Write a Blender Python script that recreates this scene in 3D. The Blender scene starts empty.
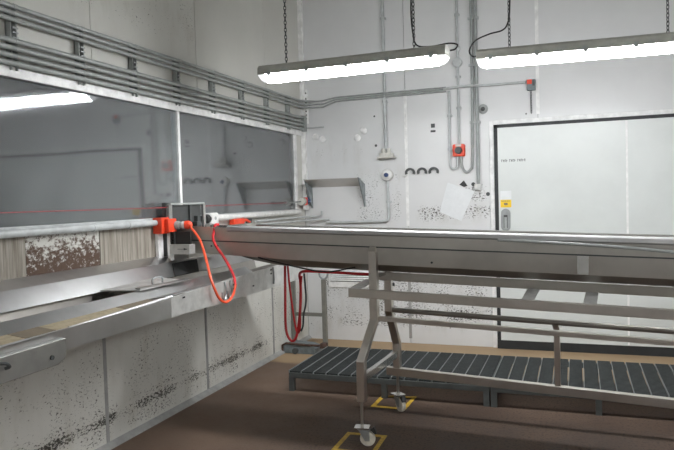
import bpy, bmesh, math, random
from mathutils import Vector, Matrix
random.seed(4)
SC = bpy.context.scene
COL = SC.collection

# ------------------------------------------------------------------ camera
cam_data = bpy.data.cameras.new('camera')
cam_data.sensor_fit = 'HORIZONTAL'; cam_data.sensor_width = 36.0
cam_data.lens = 660.0 / 674.0 * 36.0
cam_data.clip_start = 0.05; cam_data.clip_end = 60
cam = bpy.data.objects.new('camera', cam_data); COL.objects.link(cam)
_r = Vector((0.9399565, 0.34009742, -0.02855741)).normalized()
_f = Vector((-0.34104292, 0.93918117, -0.04035427)).normalized()
_u = _r.cross(_f).normalized()
_m = Matrix((_r, _u, -_f)).transposed().to_4x4()
_m.translation = Vector((2.735, -6.5425, 1.5))
cam.matrix_world = _m
SC.camera = cam

# ------------------------------------------------------------------ world, exposure
world = bpy.data.worlds.new('world'); SC.world = world
world.use_nodes = True
world.node_tree.nodes['Background'].inputs[0].default_value = (0.8, 0.9, 1.0, 1)
world.node_tree.nodes['Background'].inputs[1].default_value = 0.02
SC.view_settings.view_transform = 'Standard'
SC.view_settings.look = 'None'
SC.view_settings.gamma = 1.0
SC.view_settings.exposure = 0.13
SC.view_settings.use_curve_mapping = False
SC.cycles.max_bounces = 8
SC.cycles.sample_clamp_indirect = 4.0
LAMP_STRENGTH = 84.0

# ------------------------------------------------------------------ materials
class NT:
    def __init__(s, name):
        s.mat = bpy.data.materials.new(name); s.mat.use_nodes = True
        s.t = s.mat.node_tree; s.n = s.t.nodes; s.l = s.t.links
        s.bsdf = s.n['Principled BSDF']
    def new(s, typ, **kw):
        n = s.n.new(typ)
        for k, v in kw.items(): setattr(n, k, v)
        return n
    def put(s, sock, v):
        if hasattr(v, 'links'): s.l.new(v, sock)
        elif isinstance(v, (tuple, list)) and len(v) == 3 and sock.type == 'RGBA': sock.default_value = (*v, 1)
        else: sock.default_value = v
    def math(s, op, a, b=0.0, clamp=False):
        n = s.new('ShaderNodeMath', operation=op, use_clamp=clamp)
        s.put(n.inputs[0], a); s.put(n.inputs[1], b); return n.outputs[0]
    def pos(s):
        return s.new('ShaderNodeNewGeometry').outputs['Position']
    def objc(s):
        return s.new('ShaderNodeTexCoord').outputs['Object']
    def scale(s, v, sc, off=(0, 0, 0)):
        n = s.new('ShaderNodeMapping'); n.inputs['Scale'].default_value = sc
        n.inputs['Location'].default_value = off
        s.l.new(v, n.inputs['Vector']); return n.outputs[0]
    def noise(s, v, scale, detail=4, rough=0.6):
        n = s.new('ShaderNodeTexNoise'); n.inputs['Scale'].default_value = scale
        n.inputs['Detail'].default_value = detail; n.inputs['Roughness'].default_value = rough
        s.l.new(v, n.inputs['Vector']); return n.outputs['Fac']
    def ramp(s, v, a, b, lo=0.0, hi=1.0):
        n = s.new('ShaderNodeMapRange'); n.interpolation_type = 'SMOOTHSTEP'
        n.inputs['From Min'].default_value = a; n.inputs['From Max'].default_value = b
        n.inputs['To Min'].default_value = lo; n.inputs['To Max'].default_value = hi
        s.put(n.inputs['Value'], v); return n.outputs['Result']
    def band(s, v, a, b, soft):
        return s.math('MULTIPLY', s.ramp(v, a - soft, a + soft), s.ramp(v, b - soft, b + soft, 1, 0))
    def sep(s, v):
        n = s.new('ShaderNodeSeparateXYZ'); s.l.new(v, n.inputs[0]); return n.outputs
    def mix(s, f, a, b):
        n = s.new('ShaderNodeMix', data_type='RGBA')
        s.put(n.inputs[0], f); s.put(n.inputs[6], a); s.put(n.inputs[7], b); return n.outputs[2]
    def bump(s, h, strength, dist=0.002):
        n = s.new('ShaderNodeBump'); n.inputs['Strength'].default_value = strength
        n.inputs['Distance'].default_value = dist
        s.l.new(h, n.inputs['Height']); s.l.new(n.outputs[0], s.bsdf.inputs['Normal'])
    def set(s, **kw):
        for k, v in kw.items(): s.put(s.bsdf.inputs[k.replace('_', ' ')], v)
        return s.mat

def plain(name, col, rough=0.5, metal=0.0, vary=0.12, scale=14.0, bump=0.0):
    m = NT(name); f = m.noise(m.pos(), scale, 5)
    c = m.mix(m.ramp(f, 0.3, 0.7), tuple(x * (1 - vary) for x in col), tuple(min(1, x * (1 + vary)) for x in col))
    if bump: m.bump(f, bump)
    return m.set(Base_Color=c, Roughness=rough, Metallic=metal)

def steel(name, col, rough, streak=(4, 4, 90), vary=0.10, aniso=0.0):
    m = NT(name); p = m.pos()
    st = m.noise(m.scale(p, streak), 6.0, 4, 0.7)
    bl = m.noise(p, 3.0, 4, 0.6)
    c = m.mix(m.ramp(bl, 0.3, 0.7), tuple(x * (1 - vary) for x in col), tuple(min(1, x * (1 + vary)) for x in col))
    r = m.math('ADD', m.ramp(st, 0.3, 0.7, rough - 0.01, rough + 0.01), m.ramp(bl, 0.35, 0.7, -0.01, 0.01))
    return m.set(Base_Color=c, Roughness=r, Metallic=1.0, Anisotropic=aniso)

M = {}
M['steel'] = steel('brushed_stainless', (0.52, 0.495, 0.46), 0.36, aniso=0.85)
M['steel_bright'] = steel('bright_stainless', (0.66, 0.65, 0.63), 0.24)
M['steel_rim'] = steel('rim_stainless', (0.52, 0.52, 0.52), 0.58)
M['steel_dull'] = steel('dull_stainless', (0.42, 0.40, 0.37), 0.36)
M['steel_frame'] = steel('tube_stainless', (0.62, 0.58, 0.535), 0.31, (30, 30, 4))
M['steel_bench'] = steel('bench_stainless', (0.58, 0.58, 0.58), 0.30, (30, 3, 30))
M['galv'] = plain('galvanised', (0.36, 0.38, 0.38), 0.45, 0.7)
M['alu'] = plain('aluminium_plate', (0.60, 0.60, 0.58), 0.45, 0.6)
M['conduit'] = plain('grey_conduit', (0.34, 0.36, 0.35), 0.45)
M['conduit_light'] = plain('pale_conduit', (0.50, 0.52, 0.52), 0.45)
M['white_plastic'] = plain('white_plastic', (0.72, 0.72, 0.70), 0.4)
M['cream'] = plain('cream_plastic', (0.60, 0.59, 0.54), 0.45)
M['white_paint'] = plain('white_trim_paint', (0.84, 0.84, 0.83), 0.4)
M['orange'] = plain('orange_red_plastic', (0.78, 0.062, 0.02), 0.4)
M['orange_cable'] = plain('orange_cable', (0.85, 0.10, 0.035), 0.45)
M['red_hose'] = plain('red_hose', (0.58, 0.024, 0.03), 0.4)
M['red_cord'] = plain('red_cord', (0.30, 0.03, 0.04), 0.5)
M['black'] = plain('black_rubber', (0.018, 0.018, 0.018), 0.5)
M['darkgrey'] = plain('dark_grey', (0.06, 0.065, 0.065), 0.5)
M['blue'] = plain('blue_plastic', (0.03, 0.06, 0.16), 0.4)
M['yellow'] = plain('yellow_label', (0.85, 0.56, 0.02), 0.5, vary=0.05)
M['yellow_paint'] = plain('yellow_floor_paint', (0.40, 0.25, 0.02), 0.6, vary=0.3, scale=40)
M['paper'] = plain('white_paper', (0.76, 0.78, 0.79), 0.7, vary=0.03)
M['wheel'] = plain('cream_wheel', (0.62, 0.58, 0.50), 0.5)
M['tan'] = plain('tan_ledge', (0.40, 0.335, 0.22), 0.55, vary=0.15, scale=30)
M['brown_tape'] = plain('brown_tape', (0.20, 0.16, 0.11), 0.6)
M['lamp_body'] = plain('lamp_housing', (0.42, 0.425, 0.38), 0.5)
M['grate_dark'] = plain('grate_dark', (0.026, 0.031, 0.031), 0.55, vary=0.3, scale=25)
M['grate_edge'] = plain('grate_edge', (0.20, 0.215, 0.215), 0.5)
M['platform_steel'] = plain('platform_steel', (0.10, 0.108, 0.105), 0.5, 0.3)
M['slate'] = plain('slate_blue_metal', (0.17, 0.20, 0.21), 0.5, 0.2, vary=0.25)
M['slate_light'] = plain('grey_bracket_steel', (0.24, 0.27, 0.275), 0.45, 0.4, vary=0.2)
M['cover_steel'] = plain('cover_steel', (0.36, 0.36, 0.34), 0.42, 0.8, scale=5)
M['rust_rim'] = plain('rusty_rim', (0.085, 0.05, 0.038), 0.8, vary=0.5, scale=30)
M['stand_steel'] = plain('stand_steel', (0.22, 0.215, 0.19), 0.5, 0.3)
M['gate_grey'] = plain('gate_grey', (0.06, 0.063, 0.063), 0.5, 0.2)
M['gasket'] = plain('door_gasket', (0.022, 0.024, 0.026), 0.6)
M['core'] = plain('joint_grey', (0.30, 0.30, 0.29), 0.8)
M['trim_dark'] = plain('grey_seam', (0.34, 0.34, 0.33), 0.6)
M['grey_handle'] = plain('grey_handle', (0.30, 0.31, 0.31), 0.45)
M['ceiling'] = plain('ceiling_paint', (0.60, 0.61, 0.60), 0.6)

def wall_mat(name, base, spots):
    """painted insulated panel; spots = list of (axis0 range, z range, softness, density) where old glue specks sit"""
    m = NT(name); p = m.pos(); x, y, z = m.sep(p)
    f = m.noise(p, 1.6, 4); c = m.mix(m.ramp(f, 0.3, 0.75), tuple(k * 0.93 for k in base), base)
    ax = x if name.endswith('back') else y
    st = m.noise(m.scale(p, (20, 20, 36)), 2.2, 8, 0.72)
    clump = m.noise(p, 4.0, 3)
    tot = None
    for (a0, a1), (z0, z1), soft, dens in spots:
        b = m.math('MULTIPLY', m.band(ax, a0, a1, soft), m.band(z, z0, z1, soft))
        b = m.math('MULTIPLY', b, dens)
        tot = b if tot is None else m.math('MAXIMUM', tot, b)
    thr = m.math('SUBTRACT', 0.80, m.math('MULTIPLY', tot, m.ramp(clump, 0.30, 0.64, 0.19, 0.30)))
    mask = m.math('MULTIPLY', m.math('SUBTRACT', st, thr), 22.0, True)
    c = m.mix(mask, c, (0.045, 0.042, 0.035))
    grime = m.math('MULTIPLY', tot, m.ramp(m.noise(m.scale(p, (3, 3, 1)), 3.0, 5), 0.45, 0.8, 0, 0.35))
    c = m.mix(grime, c, (0.36, 0.33, 0.26))
    m.bump(m.noise(p, 60, 2), 0.04)
    return m.set(Base_Color=c, Roughness=0.33)
M['wall_back'] = wall_mat('wall_panel_back', (0.72, 0.725, 0.725), [
    ((1.2, 1.99), (1.22, 1.42), 0.06, 0.98), ((0.15, 2.0), (0.12, 0.72), 0.08, 0.98), ((1.0, 2.0), (0.22, 0.40), 0.05, 1.05),
    ((0.55, 1.1), (1.20, 1.80), 0.10, 0.90), ((1.60, 1.95), (1.40, 1.62), 0.06, 0.94), ((0.05, 0.75), (1.85, 2.1), 0.12, 0.74), ((-.1, .4), (0.0, .3), .15, .8)])
M['wall_left'] = wall_mat('wall_panel_left', (0.68, 0.675, 0.63), [
    ((-6, 0), (0.04, 0.75), 0.12, 0.81), ((-6, -1.0), (0.14, 0.215), 0.02, 1.22), ((-6, -1.0), (0.03, 0.30), 0.05, 0.93), ((-3.6, -2.0), (2.6, 3.2), 0.15, 0.74)])
m = NT('wall_plain'); M['wall_plain'] = m.set(Base_Color=m.mix(m.noise(m.pos(), 1.5), (0.5, 0.51, 0.5), (0.6, 0.61, 0.6)), Roughness=0.45)

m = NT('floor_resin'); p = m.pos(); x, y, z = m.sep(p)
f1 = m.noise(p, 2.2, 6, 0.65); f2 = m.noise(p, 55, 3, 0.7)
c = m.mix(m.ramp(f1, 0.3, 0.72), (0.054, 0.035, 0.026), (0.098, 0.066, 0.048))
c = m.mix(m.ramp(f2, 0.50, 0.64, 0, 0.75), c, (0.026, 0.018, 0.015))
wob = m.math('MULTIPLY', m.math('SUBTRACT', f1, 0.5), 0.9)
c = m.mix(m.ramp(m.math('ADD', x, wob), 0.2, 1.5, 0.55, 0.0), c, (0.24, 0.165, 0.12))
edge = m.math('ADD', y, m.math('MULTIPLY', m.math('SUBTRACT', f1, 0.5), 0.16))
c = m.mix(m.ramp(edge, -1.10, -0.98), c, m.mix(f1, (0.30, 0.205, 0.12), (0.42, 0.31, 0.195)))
m.bump(f2, 0.25, 0.002)
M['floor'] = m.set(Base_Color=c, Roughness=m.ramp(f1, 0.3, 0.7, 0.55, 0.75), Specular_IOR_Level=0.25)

def board_mat(name, kind):
    m = NT(name); p = m.pos()
    g = m.noise(m.scale(p, (40, 40, 1.5)), 1.6, 6, 0.7)
    c = m.mix(m.ramp(g, 0.3, 0.7), (0.17, 0.145, 0.115), (0.40, 0.37, 0.32))
    if kind == 'rust':
        r = m.noise(m.scale(p, (10, 10, 12)), 2.2, 9, 0.8); gr = m.noise(m.scale(p, (30, 30, 60)), 1.2, 4, 0.8)
        f = m.ramp(m.math('ADD', m.math('MULTIPLY', r, 0.75), m.math('ADD', m.math('MULTIPLY', gr, 0.25), m.ramp(m.sep(p)[2], 1.10, 1.40, -0.10, 0.05))), 0.45, 0.54)
        c = m.mix(f, m.mix(g, (0.055, 0.032, 0.021), (0.11, 0.062, 0.038)), (0.60, 0.59, 0.55))
    return m.set(Base_Color=c, Roughness=0.75)
M['board'] = board_mat('weathered_board', 'plain'); M['board_rust'] = board_mat('rusted_board', 'rust')

m = NT('window_glass'); nt = m
p = m.pos(); sm = m.noise(p, 1.3, 5, 0.6)
dif = m.new('ShaderNodeBsdfDiffuse'); dif.inputs[0].default_value = (0.50, 0.53, 0.53, 1)
tr = m.new('ShaderNodeBsdfTransparent'); tr.inputs[0].default_value = (0.80, 0.86, 0.86, 1)
gl = m.new('ShaderNodeBsdfGlossy'); gl.inputs['Roughness'].default_value = 0.05
gl.inputs[0].default_value = (0.95, 0.97, 1, 1)
fr = m.new('ShaderNodeFresnel'); fr.inputs[0].default_value = 2.35
bp = m.new('ShaderNodeBump'); bp.inputs['Strength'].default_value = 0.25; bp.inputs['Distance'].default_value = 0.01
m.l.new(m.noise(p, 1.1, 1), bp.inputs['Height']); m.l.new(bp.outputs[0], gl.inputs['Normal'])
m1 = m.new('ShaderNodeMixShader'); m.put(m1.inputs[0], m.ramp(sm, 0.3, 0.75, 0.14, 0.32)); m.l.new(tr.outputs[0], m1.inputs[1]); m.l.new(dif.outputs[0], m1.inputs[2])
m2 = m.new('ShaderNodeMixShader'); m.l.new(fr.outputs[0], m2.inputs[0]); m.l.new(m1.outputs[0], m2.inputs[1]); m.l.new(gl.outputs[0], m2.inputs[2])
m.l.new(m2.outputs[0], m.n['Material Output'].inputs[0]); M['glass'] = m.mat
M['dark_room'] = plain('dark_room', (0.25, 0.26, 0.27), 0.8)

m = NT('lamp_diffuser')
M['diffuser'] = m.set(Base_Color=(0.9, 0.9, 0.9), Roughness=0.4, Emission_Color=(0.97, 0.985, 1.0), Emission_Strength=LAMP_STRENGTH)
m = NT('lamp_end_clear')
M['diffuser_end'] = m.set(Base_Color=(0.8, 0.8, 0.78), Roughness=0.2, Emission_Color=(0.97, 0.985, 1.0), Emission_Strength=0.9)

# ------------------------------------------------------------------ mesh helpers
class MB:
    def __init__(s): s.v = []; s.f = []; s.smooth = False
    def add(s, vs, fs):
        o = len(s.v); s.v += [Vector(v) for v in vs]; s.f += [tuple(i + o for i in f) for f in fs]; return s
    def box(s, a, b):
        x0, y0, z0 = (min(a[i], b[i]) for i in range(3)); x1, y1, z1 = (max(a[i], b[i]) for i in range(3))
        return s.add([(x0, y0, z0), (x1, y0, z0), (x1, y1, z0), (x0, y1, z0), (x0, y0, z1), (x1, y0, z1), (x1, y1, z1), (x0, y1, z1)],
                     [(0, 3, 2, 1), (4, 5, 6, 7), (0, 1, 5, 4), (1, 2, 6, 5), (2, 3, 7, 6), (3, 0, 4, 7)])
    def hexa(s, b, t):
        """8 corners: bottom loop, top loop"""
        return s.add(list(b) + list(t), [(0, 3, 2, 1), (4, 5, 6, 7), (0, 1, 5, 4), (1, 2, 6, 5), (2, 3, 7, 6), (3, 0, 4, 7)])
    def prism(s, poly, d):
        """poly: 3-D points of a face, extruded by vector d"""
        n = len(poly); d = Vector(d); p = [Vector(q) for q in poly]
        fs = [tuple(range(n))[::-1], tuple(range(n, 2 * n))] + [(i, (i + 1) % n, n + (i + 1) % n, n + i) for i in range(n)]
        return s.add(p + [q + d for q in p], fs)
    def loft(s, rings, closed=True, caps=True):
        n = len(rings[0]); vs = [q for r in rings for q in r]; fs = []
        for k in range(len(rings) - 1):
            for i in range(n if closed else n - 1):
                j = (i + 1) % n
                fs.append((k * n + i, k * n + j, (k + 1) * n + j, (k + 1) * n + i))
        if caps and closed: fs += [tuple(range(n))[::-1], tuple(range((len(rings) - 1) * n, len(rings) * n))]
        return s.add(vs, fs)
    def tube(s, pts, r, seg=10, rs=None):
        pts = [Vector(p) for p in pts]; rings = []; up = None
        for i, p in enumerate(pts):
            t = (pts[min(i + 1, len(pts) - 1)] - pts[max(i - 1, 0)]).normalized()
            if up is None:
                up = t.orthogonal().normalized()
            else:
                up = (up - t * up.dot(t)).normalized()
            b = t.cross(up); rr = rs[i] if rs else r
            rings.append([p + (up * math.cos(2 * math.pi * k / seg) + b * math.sin(2 * math.pi * k / seg)) * rr for k in range(seg)])
        s.smooth = True
        return s.loft(rings)
    def bar(s, a, b, w, h, up=(0, 0, 1)):
        """rectangular bar from a to b; w across, h along up"""
        a = Vector(a); b = Vector(b); t = (b - a).normalized(); up = Vector(up)
        sd = t.cross(up).normalized(); u2 = sd.cross(t).normalized()
        ring = lambda p: [p + sd * (w / 2 * i) + u2 * (h / 2 * j) for i, j in ((-1, -1), (1, -1), (1, 1), (-1, 1))]
        return s.loft([ring(a), ring(b)])

def spline(pts, n=8):
    """Catmull-Rom through the points"""
    P = [Vector(p) for p in pts]; P = [2 * P[0] - P[1]] + P + [2 * P[-1] - P[-2]]; out = []
    for i in range(1, len(P) - 2):
        for k in range(n):
            t = k / n; a, b, c, d = P[i - 1], P[i], P[i + 1], P[i + 2]
            out.append(0.5 * ((2 * b) + (c - a) * t + (2 * a - 5 * b + 4 * c - d) * t * t + (3 * b - a - 3 * c + d) * t ** 3))
    out.append(P[-2]); return out

def tag(o, label=None, cat=None, group=None, kind=None):
    if label: o['label'] = label
    if cat: o['category'] = cat
    if group: o['group'] = group
    if kind: o['kind'] = kind
    return o
def obj(name, mb, mat, parent=None, bevel=0.0, shift=None):
    me = bpy.data.meshes.new(name)
    off = Vector(shift) if shift is not None else (Vector(parent['_o']) if parent is not None and '_o' in parent else Vector((0, 0, 0)))
    me.from_pydata([tuple(v - off) for v in mb.v], [], mb.f)
    bm = bmesh.new(); bm.from_mesh(me); bmesh.ops.recalc_face_normals(bm, faces=bm.faces); bm.to_mesh(me); bm.free()
    o = bpy.data.objects.new(name, me); COL.objects.link(o)
    me.materials.append(M[mat] if isinstance(mat, str) else mat)
    if mb.smooth:
        for p in me.polygons: p.use_smooth = True
        try: me.set_sharp_from_angle(angle=math.radians(40))
        except Exception: pass
    if parent is not None: o.parent = parent
    if bevel:
        b = o.modifiers.new('bevel', 'BEVEL'); b.width = bevel; b.segments = 2; b.limit_method = 'ANGLE'
    if parent is None and shift is not None: o.location = off
    return o
def thing(name, label, cat, loc, group=None):
    o = bpy.data.objects.new(name, None); COL.objects.link(o); o.location = loc; o['_o'] = tuple(loc)
    o.empty_display_size = 0.05
    return tag(o, label, cat, group)
def struct(name, mb, mat, parent=None, bevel=0):
    o = obj(name, mb, mat, parent, bevel)
    if parent is None: o['kind'] = 'structure'
    return o
def solo(name, mb, mat, label, cat, group=None, bevel=0):
    c = sum(mb.v, Vector()) / len(mb.v); c.z = min(v.z for v in mb.v)
    return tag(obj(name, mb, mat, None, bevel, shift=c), label, cat, group)

# ------------------------------------------------------------------ the room
RX, RY, RZ = 6.2, -9.5, 3.8
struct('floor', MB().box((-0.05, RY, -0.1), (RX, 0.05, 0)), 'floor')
struct('ceiling', MB().box((-2.2, RY, RZ), (RX, 0.05, RZ + 0.1)), 'ceiling')
struct('wall_right', MB().box((RX, RY, 0), (RX + 0.1, 0, RZ)), 'wall_plain')
struct('wall_front', MB().box((0, RY - 0.1, 0), (RX, RY, RZ)), 'wall_plain')
# back wall: panels with open joints over a recessed core
wb = struct('wall_back', MB().box((-0.1, 0.012, 0), (RX, 0.1, RZ)), 'core')
bx = [0.0, 1.127, 2.406, 3.62, 4.82, RX]
for a, b in zip(bx[:-1], bx[1:]):
    obj('wall_panel', MB().box((a + 0.003, 0, 0.0), (b - 0.003, 0.012, RZ)), 'wall_back', wb)
# left wall: window opening z 1.40-2.17
WY0, WZ0, WZ1, WYR = -7.0, 1.40, 2.17, -0.20
wl = struct('wall_left', MB().box((-0.1, RY, 0), (-0.012, 0.0, WZ0)).box((-0.1, RY, WZ1), (-0.012, 0, RZ)).box((-0.1, RY, WZ0), (-0.012, WY0, WZ1)).box((-0.1, WYR, WZ0), (-0.012, 0, WZ1)), 'core')
ly = [RY, -7.06, -5.86, -4.66, -3.26, -2.08, -0.875, 0.0]
for a, b in zip(ly[:-1], ly[1:]):
    obj('wall_panel', MB().box((-0.012, a + 0.003, 0), (0, b - 0.003, WZ0)), 'wall_left', wl)
    obj('wall_panel', MB().box((-0.012, a + 0.003, WZ1), (0, b - 0.003, RZ)), 'wall_left', wl)
obj('wall_panel', MB().box((-0.012, WYR, WZ0), (0, 0, WZ1)), 'wall_left', wl)
obj('wall_panel', MB().box((-0.012, RY, WZ0), (0, WY0, WZ1)), 'wall_left', wl)
for s in (-3.26, -2.08, -0.875):
    obj('joint_strip', MB().box((0, s - 0.014, 0.02), (0.003, s + 0.014, 1.12)), 'trim_dark' if s < -3 else 'core', wl)
# weathered boards between the bench and the window
for a, b, mt in ((-5.6, -4.75, 'board'), (-4.745, -3.845, 'board'), (-3.84, -3.27, 'board_rust'), (-3.265, -2.70, 'board'), (-2.695, -2.05, 'board')):
    obj('wall_board', MB().box((0.0, a, 1.10), (0.008 if mt == 'board' else 0.006, b, 1.375)), mt, wl)
# white joint strips on the back wall
obj('joint_strip', MB().box((1.112, -0.004, 1.2), (1.142, 0, 2.52)), 'white_paint', wb)
obj('joint_strip', MB().box((2.392, -0.005, 2.24), (2.424, 0, 3.4)), 'white_paint', wb)
obj('joint_strip', MB().box((1.112, -0.003, 0.05), (1.142, 0, 1.0)), 'trim_dark', wb)
# screw caps, grommet and small marks
def dome(c, r, h, seg=12):
    mb = MB(); rings = []
    for k, (rr, hh) in enumerate(((1, 0), (0.9, 0.5), (0.55, 0.9), (0.05, 1))):
        rings.append([(c[0] + r * rr * math.cos(2 * math.pi * i / seg), c[1] - h * hh, c[2] + r * rr * math.sin(2 * math.pi * i / seg)) for i in range(seg)])
    mb.smooth = True; return mb.loft(rings)
for x, z in ((0.145, 2.155), (0.225, 2.125), (0.61, 2.12), (0.68, 2.19)):
    obj('screw_cap', dome((x, 0, z), 0.038, 0.018), 'white_paint', wb)
g = obj('grommet', dome((1.898, 0, 2.324), 0.048, 0.012, 16), 'conduit', wb)
obj('hole', dome((1.898, -0.010, 2.324), 0.022, 0.006, 12), 'darkgrey', g)
for x, z, r in ((0.81, 2.03, 0.014), (0.80, 2.33, 0.010), (1.93, 1.50, 0.02), (2.30, 2.25, 0.008), (1.79, 1.60, 0.02)):
    obj('drill_hole', dome((x, 0, z), r, 0.002, 8), 'darkgrey', wb)
obj('stencil_mark', MB().box((1.385, -0.001, 2.175), (1.425, 0, 2.215)).box((1.380, -0.001, 2.13), (1.43, 0, 2.15)), 'darkgrey', wb)
# corner cover, base kerb
struct('trim_1', MB().box((0.0, -0.055, 1.40), (0.045, 0, RZ)), 'white_paint', bevel=0.004)
struct('baseboard_left', MB().prism([(0, RY, 0), (0.035, RY, 0), (0.03, RY, 0.012), (0, RY, 0.035)], (0, -RY, 0)), 'trim_dark')
# the window
w1 = tag(bpy.data.objects.new('window_1', None), kind='structure'); COL.objects.link(w1)
obj('head_rail', MB().box((-0.03, WY0, WZ1), (0.018, -0.06, WZ1 + 0.055)), 'white_paint', w1, 0.003)
obj('sill', MB().box((-0.05, WY0, WZ0 - 0.03), (0.012, WYR, WZ0)), 'conduit_light', w1, 0.003)
obj('mullion', MB().box((-0.03, -2.375, WZ0), (0.006, -2.345, WZ1)), 'white_paint', w1, 0.003)
obj('mullion', MB().box((-0.03, -4.72, WZ0), (0.006, -4.69, WZ1)), 'white_paint', w1, 0.003)
obj('jamb', MB().box((-0.05, WYR - 0.04, WZ0), (0.012, WYR, WZ1)), 'white_paint', w1, 0.003)
for a, b in ((WY0, -4.72), (-4.69, -2.375), (-2.345, WYR - 0.04)):
    obj('window_pane', MB().box((-0.020, a, WZ0), (-0.012, b, WZ1)), 'glass', w1)
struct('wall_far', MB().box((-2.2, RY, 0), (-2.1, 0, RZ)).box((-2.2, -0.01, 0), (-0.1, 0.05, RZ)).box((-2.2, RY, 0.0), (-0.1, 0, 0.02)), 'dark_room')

# the sliding door
dr = struct('door_1', MB().box((2.0, -0.045, 0.02), (2.036, 0, 2.16)).box((2.0, -0.045, 2.128), (4.45, 0, 2.16)).box((2.0, -0.05, 0.0), (4.45, 0, 0.085)), 'gasket')
obj('door_panel', MB().box((2.036, -0.055, 0.085), (3.160, -0.005, 2.128)), 'wall_back' if False else 'wall_plain', dr)
obj('door_panel', MB().box((3.178, -0.055, 0.085), (4.45, -0.005, 2.128)), 'wall_plain', dr)
obj('seam_strip', MB().box((3.160, -0.050, 0.085), (3.178, -0.005, 2.128)), 'white_paint', dr)
for o in dr.children:
    if o.name.startswith('door_panel'): o.data.materials[0] = bpy.data.materials.get('door_skin') or (lambda: plain('door_skin', (0.66, 0.69, 0.675), 0.33, vary=0.04, scale=2))()
struct('trim_2', MB().box((1.955, -0.02, 0), (1.998, 0, 2.205)).box((1.998, -0.02, 2.163), (4.5, 0, 2.205)), 'white_paint', bevel=0.003)
hd = obj('handle', MB().prism([(2.055 + 0.045 + 0.045 * math.cos(a) * 1.0, -0.055, 1.185 + 0.045 * math.sin(a) + (0.125 if 0 <= a < math.pi else -0.0)) for a in [k * math.pi / 8 + 0.001 for k in range(16)]], (0, -0.016, 0)), 'grey_handle', dr, 0.004)
obj('grip_recess', MB().box((2.082, -0.074, 1.17), (2.118, -0.071, 1.295)), 'darkgrey', hd)
obj('grip_bar', MB().box((2.088, -0.080, 1.16), (2.112, -0.073, 1.275)), 'conduit', hd)
lab = obj('notice', MB().box((2.052, -0.0575, 1.365), (2.155, -0.055, 1.525)), 'paper', dr)
obj('yellow_field', MB().box((2.053, -0.0585, 1.367), (2.154, -0.0574, 1.440)), 'yellow', lab)
mk = MB()
for i in range(5): mk.box((2.064 + 0.016 * i, -0.0592, 1.424), (2.074 + 0.016 * i, -0.0584, 1.432))
mk.box((2.085, -0.0592, 1.39), (2.12, -0.0584, 1.41))
obj('print', mk, 'brown_tape', lab)
mk = MB(); xx = 2.068
for wch in (4, 4, 5):           # a line of small grey lettering, too fine to read in the photograph
    for i in range(wch):
        mk.box((xx, -0.0556, 1.800), (xx + 0.0035, -0.055, 1.824)); mk.box((xx, -0.0556, 1.818 - 0.008 * (i % 2)), (xx + 0.010, -0.055, 1.824 - 0.008 * (i % 2)))
        if i % 3: mk.box((xx + 0.008, -0.0556, 1.800), (xx + 0.011, -0.055, 1.822))
        xx += 0.0155
    xx += 0.012
obj('lettering', mk, 'darkgrey', dr)

# ------------------------------------------------------------------ hanging lights
def chain_mesh(a, b, link=0.034):
    a = Vector(a); b = Vector(b); n = max(2, int((b - a).length / (link * 0.72))); mb = MB(); t = (b - a).normalized()
    e1 = t.orthogonal().normalized(); e2 = t.cross(e1)
    for i in range(n):
        c = a.lerp(b, (i + 0.5) / n); s = e1 if i % 2 else e2; k = link / 2
        loop = [c + t * (k * math.cos(q)) + s * (k * 0.5 * math.sin(q)) for q in [2 * math.pi * j / 8 for j in range(9)]]
        mb.tube(loop, 0.0026, 5)
    return mb
def batten(p0, p1, label, chains, cable):
    p0 = Vector(p0); p1 = Vector(p1); c = (p0 + p1) / 2; t = (p1 - p0).normalized(); L = (p1 - p0).length
    sd = Vector((t.y, -t.x, 0)); up = sd.cross(t).normalized()
    if up.z < 0: up = -up
    r = thing('batten_light', label, 'light', c, 'fluorescent battens on chains')
    def ring(s, prof, k=1.0): return [c + t * s + sd * a * k + up * b for a, b in prof]
    hp = [(-0.065, -0.002), (0.065, -0.002), (0.062, 0.045), (0.045, 0.062), (-0.045, 0.062), (-0.062, 0.045)]
    obj('housing', MB().loft([ring(-L / 2, hp), ring(L / 2, hp)]), 'lamp_body', r, 0.003)
    def dp(k): return [(0.060, -0.002), (0.060, -0.002 - 0.012 * k), (0.048, -0.036 * k), (0.022, -0.052 * k), (-0.022, -0.052 * k), (-0.048, -0.036 * k), (-0.060, -0.002 - 0.012 * k), (-0.060, -0.002)]
    e = L / 2
    obj('diffuser', MB().loft([ring(-e + 0.055, dp(1)), ring(e - 0.055, dp(1))]), 'diffuser', r)
    for s in (-1, 1):
        obj('end_cap', MB().loft([ring(s * (e - 0.055), dp(0.995)), ring(s * (e - 0.03), dp(0.92)), ring(s * (e - 0.012), dp(0.7)), ring(s * (e - 0.002), dp(0.25))]), 'diffuser_end', r)
    for k in range(5):
        s = -e + 0.09 + (L - 0.18) * k / 4
        for q in (-1, 1):
            pts = [c + t * (s + a) + sd * (q * w) + up * h for h in (-0.016, 0.020) for a, w in ((-0.014, 0.064), (-0.014, 0.071), (0.014, 0.071), (0.014, 0.064))]
            obj('clip', MB().hexa(pts[:4], pts[4:]), 'conduit', r)
    for ch in chains:
        q = c + t * ch + up * 0.06
        obj('chain', chain_mesh(q, (q.x, q.y, RZ)), 'darkgrey', r)
    obj('cable', MB().tube(spline([c + t * a + sd * b + up * h for a, b, h in cable], 6), 0.005, 6), 'black', r)
    return r
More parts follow.
